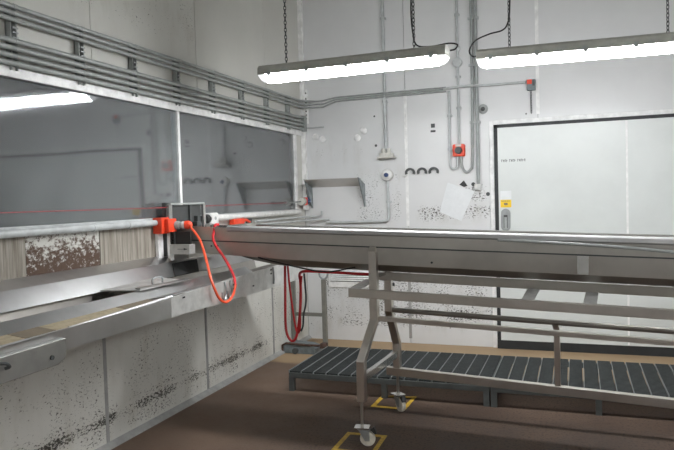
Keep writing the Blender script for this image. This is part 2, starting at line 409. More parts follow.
batten((0.695, -2.366, 2.362), (2.0, -2.425, 2.362), 'fluorescent batten hanging at the centre above the trough, whole in view', (-0.46, 0.44),
       [(0.668, 0, 0.03), (0.70, 0, 0.035), (0.715, 0.0, 0.06), (0.66, 0, 0.075), (0.55, 0, 0.068), (0.46, 0, 0.085), (0.435, 0, 0.16), (0.425, 0, 0.30), (0.43, 0, 0.5), (0.42, 0, 0.8), (0.425, 0, 1.43)])
batten((2.138, -2.13, 2.372), (3.46, -2.06, 2.372), 'fluorescent batten hanging at the right, cut off by the frame, near the door', (-0.455, 0.47),
       [(-0.66, 0, 0.03), (-0.69, 0, 0.03), (-0.71, 0, 0.07), (-0.67, 0, 0.13), (-0.58, 0, 0.165), (-0.50, 0, 0.18), (-0.465, 0, 0.22), (-0.45, 0, 0.32), (-0.445, 0, 0.7), (-0.45, 0, 1.42)])
batten((2.20, -7.7, 2.6), (2.20, -6.38, 2.6), 'fluorescent batten hanging behind the viewpoint', (-0.46, 0.44), [(0.66, 0, 0.03), (0.7, 0, 0.05), (0.55, 0, 0.07), (0.45, 0, 0.1), (0.44, 0, 1.19)])
batten((3.9, -6.3, 2.45), (5.23, -6.3, 2.45), 'added unseen batten hanging behind the viewpoint to the right', (-0.46, 0.44), [(0.66, 0, 0.03), (0.7, 0, 0.05), (0.55, 0, 0.07), (0.45, 0, 0.1), (0.44, 0, 1.34)])  # out-of-view lamp added to brighten the lower left wall
batten((4.6, -4.6, 2.4), (5.93, -4.6, 2.4), 'fluorescent batten hanging beyond the right edge', (-0.46, 0.44), [(0.66, 0, 0.03), (0.7, 0, 0.05), (0.55, 0, 0.07), (0.45, 0, 0.1), (0.44, 0, 1.39)])

# ------------------------------------------------------------------ sluice trough and its trolley (shared slightly turned, slightly falling line)
O = Vector((1.523, -2.43, 0)); U = Vector((0.9983, -0.0592, 0)); W = Vector((0.0592, 0.9983, 0)); FALL = -0.033
def T(s, v, z): q = O + U * s + W * v; return Vector((q.x, q.y, z + FALL * s))

SL, SR = -1.42, 2.75
tr = thing('sluice_trough', 'long stainless steel sluice trough resting on the wheeled rack', 'trough', T(0.6, 0, 0.98))
def long(prof, s0, s1): return MB().loft([[T(s0, v, z) for v, z in prof], [T(s1, v, z) for v, z in prof]])
obj('upper_channel', long([(-0.18, 1.196), (-0.18, 1.285), (-0.172, 1.285), (-0.172, 1.204), (-0.105, 1.204), (-0.105, 1.06), (0.215, 1.06), (0.215, 1.285), (0.225, 1.285), (0.225, 1.05), (-0.115, 1.05), (-0.115, 1.196)], SL, SL + 0.02), 'steel', tr)
obj('front_band', long([(-0.18, 1.196), (-0.18, 1.287), (-0.172, 1.287), (-0.172, 1.196)], SL, SR), 'steel', tr)
obj('band_flange', long([(-0.176, 1.191), (-0.176, 1.197), (-0.10, 1.197), (-0.10, 1.191)], SL, SR), 'steel_dull', tr)
# lower front panel: shallower towards the wall end
lp = MB()
for s0, s1, d0, d1 in ((-1.33, -0.25, 0.090, 0.110), (-0.25, SR, 0.110, 0.112)):
    lp.loft([[T(s0, v, z) for v, z in ((-0.168, 1.191), (-0.166, 1.191 - d0), (-0.156, 1.191 - d0), (-0.158, 1.191))], [T(s1, v, z) for v, z in ((-0.168, 1.191), (-0.166, 1.191 - d1), (-0.156, 1.191 - d1), (-0.158, 1.191))]])
obj('lower_panel', lp, 'steel', tr)
obj('sealant_seam', long([(-0.177, 1.187), (-0.177, 1.195), (-0.168, 1.195), (-0.168, 1.187)], -1.33, SR), 'darkgrey', tr)
hp = [(-0.156, 1.10), (-0.156, 1.083), (-0.120, 1.036), (0.12, 1.036), (0.19, 1.08), (0.19, 1.10)]
hl = MB().loft([[T(-0.98, v, 1.10 - (1.10 - z) * 0.05) for v, z in hp], [T(-0.86, v, 1.10 - (1.10 - z) * 0.55) for v, z in hp], [T(-0.66, v, 1.10 - (1.10 - z) * 0.95) for v, z in hp], [T(-0.5, v, z) for v, z in hp], [T(SR, v, z) for v, z in hp]])
obj('hull', hl, 'steel_dull', tr)
obj('back_wall', long([(0.19, 1.10), (0.19, 1.28), (0.20, 1.28), (0.20, 1.10)], SL, SR), 'steel_bright', tr)
obj('trough_floor', long([(-0.172, 1.20), (-0.172, 1.204), (-0.05, 1.11), (0.19, 1.11), (0.19, 1.105), (-0.055, 1.105)], SL, SR), 'steel_bright', tr)
obj('rolled_rim', long([(-0.196, 1.262), (-0.204, 1.270), (-0.204, 1.292), (-0.196, 1.301), (-0.184, 1.302), (-0.176, 1.296), (-0.172, 1.290), (-0.172, 1.262)], -1.02, SR), 'steel_rim', tr)
obj('back_rim', long([(0.185, 1.268), (0.185, 1.292), (0.225, 1.292), (0.225, 1.268)], -1.02, SR), 'steel_bright', tr, 0.004)
obj('spray_rod', MB().tube(spline([T(0.80, -0.197, 1.262), T(1.05, -0.215, 1.258), T(1.45, -0.222, 1.244), T(1.75, -0.228, 1.225), T(2.3, -0.23, 1.19)], 6), 0.009, 8), 'conduit', tr)
for s, w in ((1.255, 0.03),):
    obj('joint_cover', MB().hexa([T(s - w, -0.173, 1.084), T(s + w, -0.173, 1.084), T(s + w, -0.165, 1.084), T(s - w, -0.165, 1.084)], [T(s - w, -0.173, 1.188), T(s + w, -0.173, 1.188), T(s + w, -0.165, 1.188), T(s - w, -0.165, 1.188)]), 'steel_bright', tr)
for s, z in ((-1.17, 1.155), (-1.12, 1.158), (-0.02 + 0.42, 1.11)):
    obj('bolt', MB().tube([T(s, -0.166, z), T(s, -0.174, z)], 0.007, 8), 'darkgrey', tr)
# gate frame standing at the wall end
gf = thing('gate_frame', 'upright steel frame with grey gate plate at the wall end of the trough', 'gate', T(-1.44, 0.02, 1.05))
obj('post', MB().box((0.028, -2.640, 1.13), (0.055, -2.61, 1.503)), 'darkgrey', gf)
obj('post', MB().box((0.058, -2.640, 1.10), (0.084, -2.60, 1.500)), 'steel_bright', gf, 0.002)
obj('post', MB().box((0.085, -2.225, 1.30), (0.105, -2.195, 1.490)), 'steel_bright', gf, 0.002)
obj('top_bar', MB().box((0.060, -2.64, 1.487), (0.100, -2.195, 1.500)), 'conduit', gf, 0.002)
obj('gate_plate', MB().box((0.072, -2.60, 1.20), (0.080, -2.225, 1.483)), 'gate_grey', gf)
obj('gate_rib', MB().box((0.080, -2.395, 1.30), (0.096, -2.370, 1.483)), 'darkgrey', gf)
obj('latch', MB().box((0.08, -2.36, 1.33), (0.13, -2.30, 1.36)).box((0.08, -2.32, 1.33), (0.11, -2.29, 1.40)), 'darkgrey', gf)
obj('latch', MB().box((0.08, -2.56, 1.33), (0.13, -2.48, 1.36)), 'darkgrey', gf)
sb = thing('junction_cover', 'small pale steel box below the gate frame with a dark arrow mark', 'box', (0.16, -2.62, 1.146))
obj('cover', MB().box((0.085, -2.655, 1.146), (0.245, -2.58, 1.212)), 'alu', sb, 0.003)
obj('arrow_mark', MB().box((0.15, -2.656, 1.180), (0.20, -2.655, 1.183)).prism([(0.20, -2.656, 1.174), (0.20, -2.656, 1.189), (0.232, -2.656, 1.1815)], (0, 0.001, 0)), 'darkgrey', sb)
obj('dark_bracket', MB().box((0.10, -2.60, 1.212), (0.22, -2.585, 1.30)), 'black', sb)

# trolley
tl = thing('wheeled_rack', 'wheeled stainless steel rack with kinked legs carrying the trough', 'trolley', T(0, 0, 0))
def leg(s, pts, w=0.05, ds=(0, 0, 0, 0)):
    mb = MB(); rings = []
    s_ = s
    for i, (v, z) in enumerate(pts):
        s = s_ + ds[i]
        rings.append([T(s - w / 2, v - w / 2, z), T(s + w / 2, v - w / 2, z), T(s + w / 2, v + w / 2, z), T(s - w / 2, v + w / 2, z)])
    return mb.loft(rings)
def caster(s, v, zb, ang):
    b = T(s, v, 0); z0 = 0.0; cs, sn = math.cos(ang), math.sin(ang); d = Vector((cs, sn, 0)); e = Vector((-sn, cs, 0))
    ca = obj('caster', MB().tube([b + Vector((0, 0, zb + 0.02)), b + Vector((0, 0, 0.118))], 0.010, 10), 'steel_dull', tl)
    pl = MB(); pl.smooth = False
    pl.loft([[b + d * i * 0.045 + e * j * 0.036 + Vector((0, 0, h)) for i, j in ((-1, -1), (1, -1), (1, 1), (-1, 1))] for h in (0.112, 0.118)])
    obj('top_plate', pl, 'steel_bright', ca, shift=tl['_o'])
    obj('swivel', MB().tube([b + Vector((0, 0, 0.112)), b + Vector((0, 0, 0.100))], 0.030, 12), 'galv', ca, shift=tl['_o'])
    hub = b + d * 0.032 + Vector((0, 0, 0.047))
    for q in (-1, 1):
        fk = MB().prism([b - d * 0.02 + e * q * 0.022 + Vector((0, 0, 0.102)), b + d * 0.045 + e * q * 0.022 + Vector((0, 0, 0.102)), hub + d * 0.014 + e * q * 0.022 - Vector((0, 0, 0.01)), hub - d * 0.014 + e * q * 0.022 - Vector((0, 0, 0.01))], e * q * 0.003)
        obj('fork_cheek', fk, 'galv', ca, shift=tl['_o'])
    wh = MB(); prof = ((-0.016, 0.036), (-0.014, 0.044), (-0.006, 0.047), (0.006, 0.047), (0.014, 0.044), (0.016, 0.036), (0.016, 0.014), (0.010, 0.012))
    prof = ((-0.010, 0.012), (-0.016, 0.014)) + prof
    wh.loft([[hub + e * a + (d * math.cos(q) + Vector((0, 0, 1)) * math.sin(q)) * r for q in [2 * math.pi * k / 20 for k in range(20)]] for a, r in prof]); wh.smooth = True
    obj('wheel', wh, 'wheel', ca, shift=tl['_o'])
    obj('brake_pedal', MB().prism([b + d * 0.05 - e * 0.02 + Vector((0, 0, 0.105)), b + d * 0.074 - e * 0.02 + Vector((0, 0, 0.122)), b + d * 0.088 - e * 0.02 + Vector((0, 0, 0.085)), b + d * 0.080 - e * 0.02 + Vector((0, 0, 0.078))], e * 0.03), 'black', ca, shift=tl['_o'])
for s in (0.0, 2.3):
    k = -FALL * s
    fl = leg(s, [(-0.37, 0.274 + k), (-0.37, 0.518 + k * 0.7), (-0.176, 0.742), (-0.176, 1.168)], ds=(0.004, 0.006, 0.028, 0.028))
    obj('front_leg', fl, 'steel_frame', tl, 0.003)
    obj('leg_cap', MB().loft([[T(s + 0.028 + i * 0.025, v, 1.168) for i, v in ((-1, -0.201), (1, -0.201), (1, -0.168), (-1, -0.168))], [T(s + 0.028 + i * 0.019, v, z) for i, v, z in ((-1, -0.186, 1.194), (1, -0.186, 1.194), (1, -0.168, 1.194), (-1, -0.168, 1.194))]]), 'steel_frame', tl)
    obj('back_leg', leg(s, [(0.33, 0.27 + k), (0.33, 0.477 + k * 0.7), (0.14, 0.735), (0.14, 1.06)], ds=(0, 0, 0.015, 0.015)), 'steel_frame', tl, 0.003)
    obj('foot_brace', MB().bar(T(s + 0.0, -0.35, 0.405 + k * 0.8), T(s + 0.0, 0.31, 0.405 + k * 0.8), 0.03, 0.045), 'steel_bright', tl, 0.002)
    obj('head_brace', MB().bar(T(s, -0.155, 0.84), T(s, 0.12, 0.84), 0.03, 0.03), 'steel_bright', tl, 0.002)
    obj('saddle', MB().bar(T(s, -0.155, 0.998), T(s, 0.145, 0.998), 0.03, 0.03), 'steel_bright', tl, 0.002)
    caster(s, -0.37, 0.274, 0.15); caster(s, 0.33, 0.27, -0.75)
obj('front_rail', long([(-0.238, 0.876), (-0.238, 0.929), (-0.202, 0.929), (-0.202, 0.876)], -0.122, 2.5), 'steel_frame', tl, 0.003)
obj('back_rail', long([(0.088, 0.947), (0.088, 1.003), (0.114, 1.003), (0.114, 0.947)], -0.07, 2.5), 'steel', tl, 0.003)
for s0, s1 in ((-0.13, -0.055), (0.925, 0.995), (1.255, 1.325)):
    obj('cross_strap', MB().hexa([T(s0, -0.205, 0.921), T(s1, -0.205, 0.921), T(s1, 0.09, 0.945), T(s0, 0.09, 0.945)], [T(s0, -0.205, 0.927), T(s1, -0.205, 0.927), T(s1, 0.09, 0.951), T(s0, 0.09, 0.951)]), 'white_plastic', tl)
obj('lower_rail', long([(-0.190, 0.730), (-0.190, 0.760), (-0.160, 0.760), (-0.160, 0.730)], 0.0, 2.4), 'steel_frame', tl, 0.003)
obj('rear_rail', MB().tube([T(0.0, 0.14, 0.745), T(2.4, 0.14, 0.745)], 0.017, 12), 'steel_dull', tl)
obj('stretcher', long([(0.300, 0.250), (0.300, 0.306), (0.345, 0.306), (0.345, 0.250)], -0.075, 2.45), 'steel_frame', tl, 0.003)
obj('mid_post', leg(1.07, [(0.322, 0.30), (0.315, 0.62), (0.29, 0.68), (0.15, 0.745)], 0.036), 'steel_frame', tl, 0.003)
obj('bolt', MB().tube([T(0.10, -0.01, 0.93), T(0.10, -0.01, 0.95)], 0.008, 8), 'darkgrey', tl)

# ------------------------------------------------------------------ platform with grating
def platform(x0, label, legs):
    Wd, D, Hh = 1.545, 0.86, 0.165; y0 = -1.865
    r = thing('step_platform', label, 'platform', (x0 + Wd / 2, y0 + D / 2, 0), 'grated floor platforms')
    fr = MB()
    fr.box((x0, y0, 0.105), (x0 + Wd, y0 + 0.035, 0.147)).box((x0, y0 + D - 0.035, 0.105), (x0 + Wd, y0 + D, 0.147))
    fr.box((x0, y0 + 0.035, 0.105), (x0 + 0.035, y0 + D - 0.035, 0.147)).box((x0 + Wd - 0.035, y0 + 0.035, 0.105), (x0 + Wd, y0 + D - 0.035, 0.147))
    obj('frame', fr, 'platform_steel', r, 0.003)
    for lx in legs:
        for q in (y0, y0 + D - 0.04):
            obj('leg', MB().box((lx, q, 0), (lx + 0.04, q + 0.04, 0.106)), 'platform_steel', r)
    n = 15; w = Wd / n; base = None
    for i in range(n):
        if base is None:
            bars = MB(); k = 30
            for j in range(k):
                yy = y0 + 0.005 + (D - 0.012) * j / (k - 1); bars.box((x0 + 0.007, yy, 0.149), (x0 + w - 0.007, yy + 0.012, 0.162))
            for j in range(3):
                xx = x0 + w * (j + 0.5) / 3.0; bars.box((xx - 0.003, y0 + 0.004, 0.147), (xx + 0.003, y0 + D - 0.004, 0.154))
            base = obj('grating_plank', bars, 'grate_dark', r)
            edge = obj('edge_bar', MB().box((x0 + 0.001, y0, 0.147), (x0 + 0.0042, y0 + D, 0.1655)), 'grate_edge', base, shift=r['_o'])
        else:
            o = base.copy(); COL.objects.link(o); o.parent = r; o.location.x = w * i
            e = edge.copy(); COL.objects.link(e); e.parent = o
    return r
platform(0.598, 'dark grated step platform on the left, its front corner in open view', (0.598, 1.35, 2.10))
platform(2.150, 'dark grated step platform on the right, in front of the sliding door', (2.152, 2.84, 3.655))

# yellow floor squares
def square(cs, w, label):
    c = sum((Vector((*q, 0)) for q in cs), Vector()) / 4
    mb = MB(); o = [Vector((*q, 0)) for q in cs]; i = [p + (c - p).normalized() * w * 1.41 for p in o]
    vs = o + i; vt = [v + Vector((0, 0, 0.0015)) for v in vs]
    fs = []
    for k in range(4):
        n = (k + 1) % 4
        fs += [(k, n, 4 + n, 4 + k), (8 + k, 8 + n, 12 + n, 12 + k), (k, n, 8 + n, 8 + k), (4 + k, 4 + n, 12 + n, 12 + k)]
    mb.add(vs + vt, fs)
    return solo('floor_marking', mb, 'yellow_paint', label, 'floor marking', 'painted caster squares')
square([(1.338, -2.605), (1.60, -2.60), (1.61, -2.93), (1.34, -2.92)], 0.032, 'yellow painted square outline on the floor around the nearer caster')
square([(1.329, -2.075), (1.332, -1.80), (1.596, -1.765), (1.587, -2.083)], 0.032, 'yellow painted square outline on the floor around the farther caster')

# ------------------------------------------------------------------ wash bench along the left wall
BY0, BY1 = -5.6, -1.52
be = thing('wash_bench', 'stainless steel wash bench with open channel along the left wall', 'bench', (0.3, -3.7, 0.85))
def run(prof, y0=BY0, y1=BY1): return MB().loft([[(x, y0, z) for x, z in prof], [(x, y1, z) for x, z in prof]])
obj('splash_plate', run([(0.009, 1.135), (0.10, 1.092), (0.186, 1.006), (0.181, 1.004), (0.097, 1.086), (0.009, 1.129)], BY0, -1.55), 'steel_bench', be)
obj('basin', run([(0.150, 1.01), (0.18, 0.88), (0.40, 0.88), (0.41, 0.985), (0.415, 0.985), (0.405, 0.875), (0.175, 0.875), (0.145, 1.01)]), 'steel_dull', be)
obj('inner_panel', run([(0.402, 1.009), (0.467, 0.965), (0.464, 0.960), (0.398, 1.004)], BY0, -2.15), 'steel_bench', be)
obj('ledge', run([(0.464, 0.965), (0.585, 0.951), (0.585, 0.943), (0.450, 0.954)], BY0, -3.45), 'tan', be)
obj('ledge', run([(0.464, 0.964), (0.590, 0.985), (0.590, 0.979), (0.450, 0.954)], -3.45, BY1), 'steel_bench', be)
for a, b in ((-4.42, -4.25), (-3.72, -3.45)):
    obj('tape_patch', run([(0.47, 0.966), (0.57, 0.955), (0.57, 0.952), (0.47, 0.962)], a, b), 'brown_tape', be)
lip = MB(); lip.tube([(0.590, BY0, 0.944), (0.590, -4.20, 0.946)], 0.012, 10); obj('front_lip', lip, 'steel_rim', be)
lip = MB(); lip.tube([(0.590, -4.195, 0.950), (0.590, -3.39, 0.972)], 0.011, 10); obj('front_lip', lip, 'steel_rim', be)
def apron(rows, mat): obj('apron', MB().loft([[(0.592, y, a), (0.602, y, a), (0.602, y, b), (0.592, y, b)] for y, a, b in rows]), mat, be)
apron([(BY0, 0.940, 0.866), (-3.42, 0.968, 0.862)], 'steel_bench')
apron([(-3.417, 0.972, 0.862), (-2.6, 0.998, 0.850), (BY1, 1.010, 0.85)], 'alu')
for y, z in ((-2.70, 0.95), (-2.70, 0.925), (-2.13, 0.985), (-2.13, 0.957), (-2.42, 0.905), (-3.29, 0.955)):
    obj('slot', MB().box((0.602, y - 0.012, z - 0.005), (0.604, y + 0.012, z + 0.005)), 'black', be)
for y in (-2.10, -2.75, -2.82):
    obj('hook', MB().tube(spline([(0.605, y, 0.985), (0.612, y, 0.95), (0.612, y + 0.005, 0.905), (0.616, y - 0.03, 0.875), (0.62, y - 0.06, 0.89), (0.62, y - 0.062, 0.925)] if y < -2.5 else [(0.606, y, 1.0), (0.610, y, 0.96), (0.610, y, 0.90), (0.612, y - 0.01, 0.88)], 5), 0.006, 6), 'galv', be)
cb = thing('side_cover', 'flat steel cover box fixed below the bench lip at far left', 'box', (0.63, -4.7, 0.82))
obj('cover', MB().prism([(0.607, BY0, 0.812), (0.607, -4.32, 0.822), (0.607, -4.28, 0.840), (0.607, -4.27, 0.870), (0.607, -4.27, 0.928), (0.607, BY0, 0.915)], (0.035, 0, 0)), 'cover_steel', cb, 0.003)
obj('bolt', MB().tube([(0.642, -4.36, 0.862), (0.650, -4.36, 0.862)], 0.010, 8), 'darkgrey', cb)
obj('latch', MB().tube(spline([(0.645, -4.64, 0.905), (0.665, -4.615, 0.90), (0.665, -4.60, 0.885), (0.648, -4.605, 0.878)], 5), 0.007, 8), 'darkgrey', cb)
# lid with handle across the channel
ld = thing('channel_lid', 'pale grey sheet lid with wire handle lying across the bench channel', 'lid', (0.30, -3.2, 1.0))
obj('sheet', MB().hexa([(0.190, -3.50, 1.011), (0.425, -3.45, 1.011), (0.425, -2.98, 1.011), (0.190, -2.98, 1.020)], [(0.190, -3.50, 1.017), (0.425, -3.45, 1.017), (0.425, -2.98, 1.017), (0.190, -2.98, 1.026)]), 'alu', ld)
obj('folded_edge', MB().bar((0.40, -3.44, 1.022), (0.43, -2.98, 1.020), 0.035, 0.010), 'steel_bench', ld)
obj('handle', MB().tube(spline([(0.365, -3.25, 1.014), (0.365, -3.252, 1.045), (0.367, -3.235, 1.058), (0.372, -3.18, 1.058), (0.374, -3.163, 1.045), (0.374, -3.165, 1.014)], 5), 0.006, 8), 'galv', ld)
# thin black patch over part of the splash plate
solo('dark_patch', MB().hexa([(0.113, -2.67, 1.082), (0.190, -2.76, 1.005), (0.190, -2.46, 1.005), (0.113, -2.36, 1.082)], [(0.117, -2.67, 1.086), (0.194, -2.76, 1.009), (0.194, -2.46, 1.009), (0.117, -2.36, 1.086)]), 'black', 'thin black patch lying on the bench splash plate below the gate frame', 'patch')

# ------------------------------------------------------------------ pipes on the left wall
uz = (2.525, 2.492, 2.459); lz = (2.350, 2.312, 2.273, 2.235)
names = ('top', 'middle', 'bottom')
for i, z in enumerate(uz):
    mb = MB().tube([(0.048, RY, z), (0.048, -0.45, z), (0.048, -0.18, z), (0.075 + 0.02, -0.08, z), (0.16, -0.05, z), (0.26, -0.045, z), (0.40, -0.04, 2.548 - 0.021 * i), (0.95, -0.04, 2.553 - 0.020 * i), (1.55, -0.04, 2.555 - 0.019 * i)] if i < 3 else [], 0.0155 if i < 3 else 0.017, 10, rs=[0.0125] * 4 + [0.0085] * 5)
    solo('conduit_pipe', mb, 'conduit', 'grey pipe high on the left wall, %s of the three in the upper bundle' % names[i], 'pipe', 'upper pipe bundle')
for i, z in enumerate(lz):
    mb = MB().tube([(0.048, RY, z), (0.048, -0.10, z)], 0.0140, 10)
    solo('conduit_pipe', mb, 'conduit', 'grey pipe just above the window, %s of the lower four' % ('topmost', 'second from the top', 'third from the top', 'lowest')[i], 'pipe', 'lower pipe bundle')
ordn = ('eighth', 'seventh', 'sixth', 'fifth', 'fourth', 'third', 'second', 'first')
sy = [-3.88, -3.385, -2.89, -2.39, -1.89, -1.40, -0.91, -0.42]
for i, y in enumerate(sy):
    r = thing('strut_bracket', 'vertical strut channel holding the pipes, %s from the corner' % ordn[i], 'bracket', (0.0, y, 2.2), 'strut brackets under the pipes')
    obj('channel', MB().box((0.001, y - 0.022, 2.205), (0.035, y - 0.016, 2.545)).box((0.001, y + 0.016, 2.205), (0.035, y + 0.022, 2.545)).box((0.001, y - 0.022, 2.205), (0.006, y + 0.022, 2.545)), 'conduit', r)
    for z in (2.375, 2.400, 2.425):
        obj('tooth', MB().box((0.006, y - 0.004, z - 0.005), (0.034, y + 0.032, z + 0.003)), 'galv', r)
    for z in uz + lz:
        rad = 0.0125 if z > 2.4 else 0.0140
        obj('pipe_clip', MB().tube([(0.048, y - 0.012, z), (0.048, y + 0.012, z)], rad + 0.002, 10), 'conduit', r)
# corner strut on the back wall with black holes
cs = thing('corner_strut', 'short vertical strut with black holes beside the wall corner', 'bracket', (0.055, 0, 2.3))
obj('channel', MB().box((0.048, -0.03, 2.30), (0.075, 0, 2.66)), 'white_paint', cs)
for z in (2.62, 2.56, 2.52, 2.43, 2.39, 2.35): obj('hole', MB().tube([(0.060, -0.030, z), (0.060, -0.033, z)], 0.008, 8), 'black', cs)
# pipe end plate for the lower bundle
solo('pipe_end_bracket', MB().box((0.030, -0.10, 2.21), (0.085, -0.085, 2.375)), 'conduit', 'grey end bracket closing the lower pipe bundle in the corner', 'bracket')
solo('conduit_stub', MB().tube([(0.05, -0.03, 2.253), (0.25, -0.02, 2.253)], 0.008, 8), 'conduit_light', 'thin pale conduit stub leaving the corner below the pipe bundle', 'conduit')

# wall conduit under the window
pc = thing('sill_pipe', 'long pale grey pipe along the sill left of the orange switch box', 'pipe', (0.035, -4.0, 1.36))
obj('pipe', MB().tube([(0.036, -6.5, 1.366), (0.036, -2.735, 1.368)], 0.021, 12), 'conduit_light', pc)
for y in (-3.35, -3.02, -4.6): obj('saddle', MB().tube([(0.036, y - 0.01, 1.366), (0.036, y + 0.01, 1.366)], 0.024, 12), 'conduit_light', pc)
# orange switch box with plug
ob = thing('switch_box', 'orange switch box with a cable plug at the left end of the trough', 'switch', (0.06, -2.66, 1.29))
obj('body', MB().box((0.012, -2.735, 1.292), (0.085, -2.645, 1.402)), 'orange', ob, 0.005)
obj('mount_post', MB().box((0.010, -2.71, 1.12), (0.035, -2.65, 1.30)), 'white_paint', ob, 0.003)
obj('side_lug', MB().box((0.0855, -2.70, 1.300), (0.115, -2.60, 1.392)), 'orange', ob, 0.004)
obj('gland', MB().tube([(0.09, -2.612, 1.345), (0.135, -2.60, 1.345), (0.136, -2.60, 1.345), (0.160, -2.594, 1.345)], 0.03, 14, rs=[0.028, 0.030, 0.024, 0.024]), 'conduit', ob)
obj('collar', MB().tube([(0.158, -2.594, 1.345), (0.178, -2.589, 1.345)], 0.027, 14), 'white_plastic', ob)
obj('plug', MB().tube([(0.176, -2.590, 1.345), (0.20, -2.584, 1.345), (0.215, -2.582, 1.343), (0.224, -2.580, 1.340)], 0.03, 14, rs=[0.029, 0.030, 0.024, 0.013]), 'orange', ob)
solo('power_cable', MB().tube(spline([(0.222, -2.582, 1.34), (0.25, -2.63, 1.325), (0.28, -2.633, 1.294), (0.34, -2.67, 1.245), (0.42, -2.755, 1.171), (0.51, -2.866, 1.097), (0.6, -2.98, 1.023), (0.63, -2.987, 0.956), (0.635, -2.951, 0.901), (0.64, -2.9, 0.868), (0.64, -2.836, 0.867), (0.64, -2.775, 0.9), (0.632, -2.73, 0.952)], 6), 0.0085, 8), 'orange_cable', 'bright orange power cable looping down from the orange plug over the bench', 'cable')
solo('water_hose', MB().tube(spline([(0.632, -2.73, 0.952), (0.6, -2.688, 0.999), (0.55, -2.648, 1.054), (0.48, -2.613, 1.132), (0.42, -2.599, 1.199), (0.385, -2.575, 1.252), (0.375, -2.542, 1.295), (0.376, -2.525, 1.338), (0.382, -2.49, 1.34)], 6), 0.0095, 8), 'red_hose', 'dark red hose curving over the front of the trough beside the orange cable', 'hose')
# white tube and its clamp right of the gate frame
wp = thing('window_tube', 'white tube with black cap along the sill right of the gate frame', 'tube', (0.05, -1.2, 1.34))
obj('tube', MB().tube([(0.05, -1.98, 1.372), (0.05, -0.26, 1.372)], 0.024, 14), 'white_plastic', wp)
obj('clamp', MB().box((0.02, -2.085, 1.325), (0.085, -1.965, 1.415)), 'white_plastic', wp, 0.012)
obj('end_cap', MB().tube([(0.05, -2.135, 1.37), (0.05, -2.075, 1.37)], 0.036, 14), 'black', wp)
obj('clamp_hole', MB().tube([(0.085, -2.02, 1.372), (0.088, -2.02, 1.372)], 0.014, 10), 'conduit', wp)
rb = thing('orange_fitting', 'small orange valve fitting lying behind the trough rim by the white tube', 'fitting', (0.05, -1.55, 1.305))
obj('body', MB().box((0.025, -1.70, 1.306), (0.075, -1.52, 1.352)), 'orange', rb, 0.006)
obj('lever', MB().tube([(0.05, -1.53, 1.33), (0.06, -1.46, 1.335), (0.06, -1.40, 1.315)], 0.012, 8), 'orange', rb)
obj('coupling', MB().box((0.03, -1.42, 1.305), (0.07, -1.37, 1.345)), 'darkgrey', rb, 0.006)
for i, (pts, lb) in enumerate((([(0.045, -1.25, 1.315), (0.045, -0.45, 1.315), (0.06, -0.20, 1.315), (0.12, -0.07, 1.315), (0.20, -0.05, 1.33), (0.21, -0.05, 1.375)], 'thin pale pipe bending up at the corner below the white tube'),
                             ([(0.075, -1.25, 1.285), (0.075, -0.45, 1.280), (0.10, -0.12, 1.280), (0.22, -0.05, 1.280), (0.30, -0.05, 1.280)], 'thin pale pipe running lowest along the sill into the corner'))):
    solo('thin_pipe', MB().tube(spline(pts, 5), 0.011, 8), 'conduit_light', lb, 'pipe')
# pull cord and its switch
solo('safety_rope', MB().tube([(0.06, -6.5, 1.482), (0.06, -4.0, 1.476), (0.06, -2.8, 1.470), (0.06, -0.62, 1.470)], 0.003, 6), 'red_cord', 'thin red emergency pull rope stretched across the window', 'rope')
ps = thing('cord_switch', 'small red and blue cord switch on the corner post by the window', 'switch', (0.06, -0.2, 1.44))
obj('eyebolt', MB().tube([(0.06, -0.62, 1.470), (0.06, -0.24, 1.476)], 0.006, 8), 'galv', ps)
obj('thimble', MB().tube(spline([(0.06, -0.66, 1.470), (0.06, -0.62, 1.487), (0.06, -0.57, 1.470), (0.06, -0.62, 1.453), (0.06, -0.66, 1.470)], 4), 0.006, 6), 'galv', ps)
obj('flange', MB().tube([(0.06, -0.25, 1.478), (0.06, -0.19, 1.478)], 0.042, 12), 'cream', ps)
obj('body', MB().box((0.03, -0.19, 1.438), (0.09, -0.135, 1.52)), 'orange', ps, 0.005)
obj('knob', MB().tube([(0.06, -0.135, 1.484), (0.065, -0.075, 1.484)], 0.036, 12), 'blue', ps)
obj('bracket', MB().box((0.046, -0.16, 1.39), (0.065, -0.05, 1.440)), 'white_paint', ps)

# ------------------------------------------------------------------ back wall equipment
def vpipe(name, x, z0, z1, r, label, clips=(), y=-0.03, mat='conduit_light', extra=None):
    t = thing(name, label, 'conduit', (x, y, z0))
    obj('pipe', MB().tube(extra if extra else [(x, y, z0), (x, y, z1)], r, 10), mat, t)
    for z in clips: obj('clip', MB().box((x - r - 0.012, y - r * 0.6, z - 0.012), (x + r + 0.012, 0, z + 0.012)), 'conduit_light', t, 0.003)
    return t
vpipe('wall_conduit', 0.924, 1.985, RZ, 0.0165, 'grey vertical conduit dropping to the white junction box', (2.47, 3.3))
jb = thing('junction_box', 'cream junction box with cable glands below the vertical conduit', 'box', (0.925, -0.05, 1.895))
obj('body', MB().box((0.865, -0.095, 1.898), (1.0, 0, 1.945)), 'cream', jb, 0.008)
obj('lid', MB().box((0.845, -0.105, 1.890), (1.025, 0, 1.908)), 'cream', jb, 0.006)
for x in (0.90, 0.955): obj('gland', MB().tube([(x, -0.045, 1.94), (x, -0.045, 1.99)], 0.022, 12), 'cream', jb)
iso = thing('isolator', 'round white isolator with blue knob under the junction box', 'switch', (0.93, -0.04, 1.67))
obj('body', MB().tube([(0.93, 0, 1.723), (0.93, -0.05, 1.723), (0.93, -0.06, 1.723)], 0.058, 18, rs=[0.060, 0.058, 0.045]), 'white_plastic', iso)
obj('knob', MB().tube([(0.93, -0.058, 1.722), (0.93, -0.085, 1.722)], 0.022, 12), 'blue', iso)
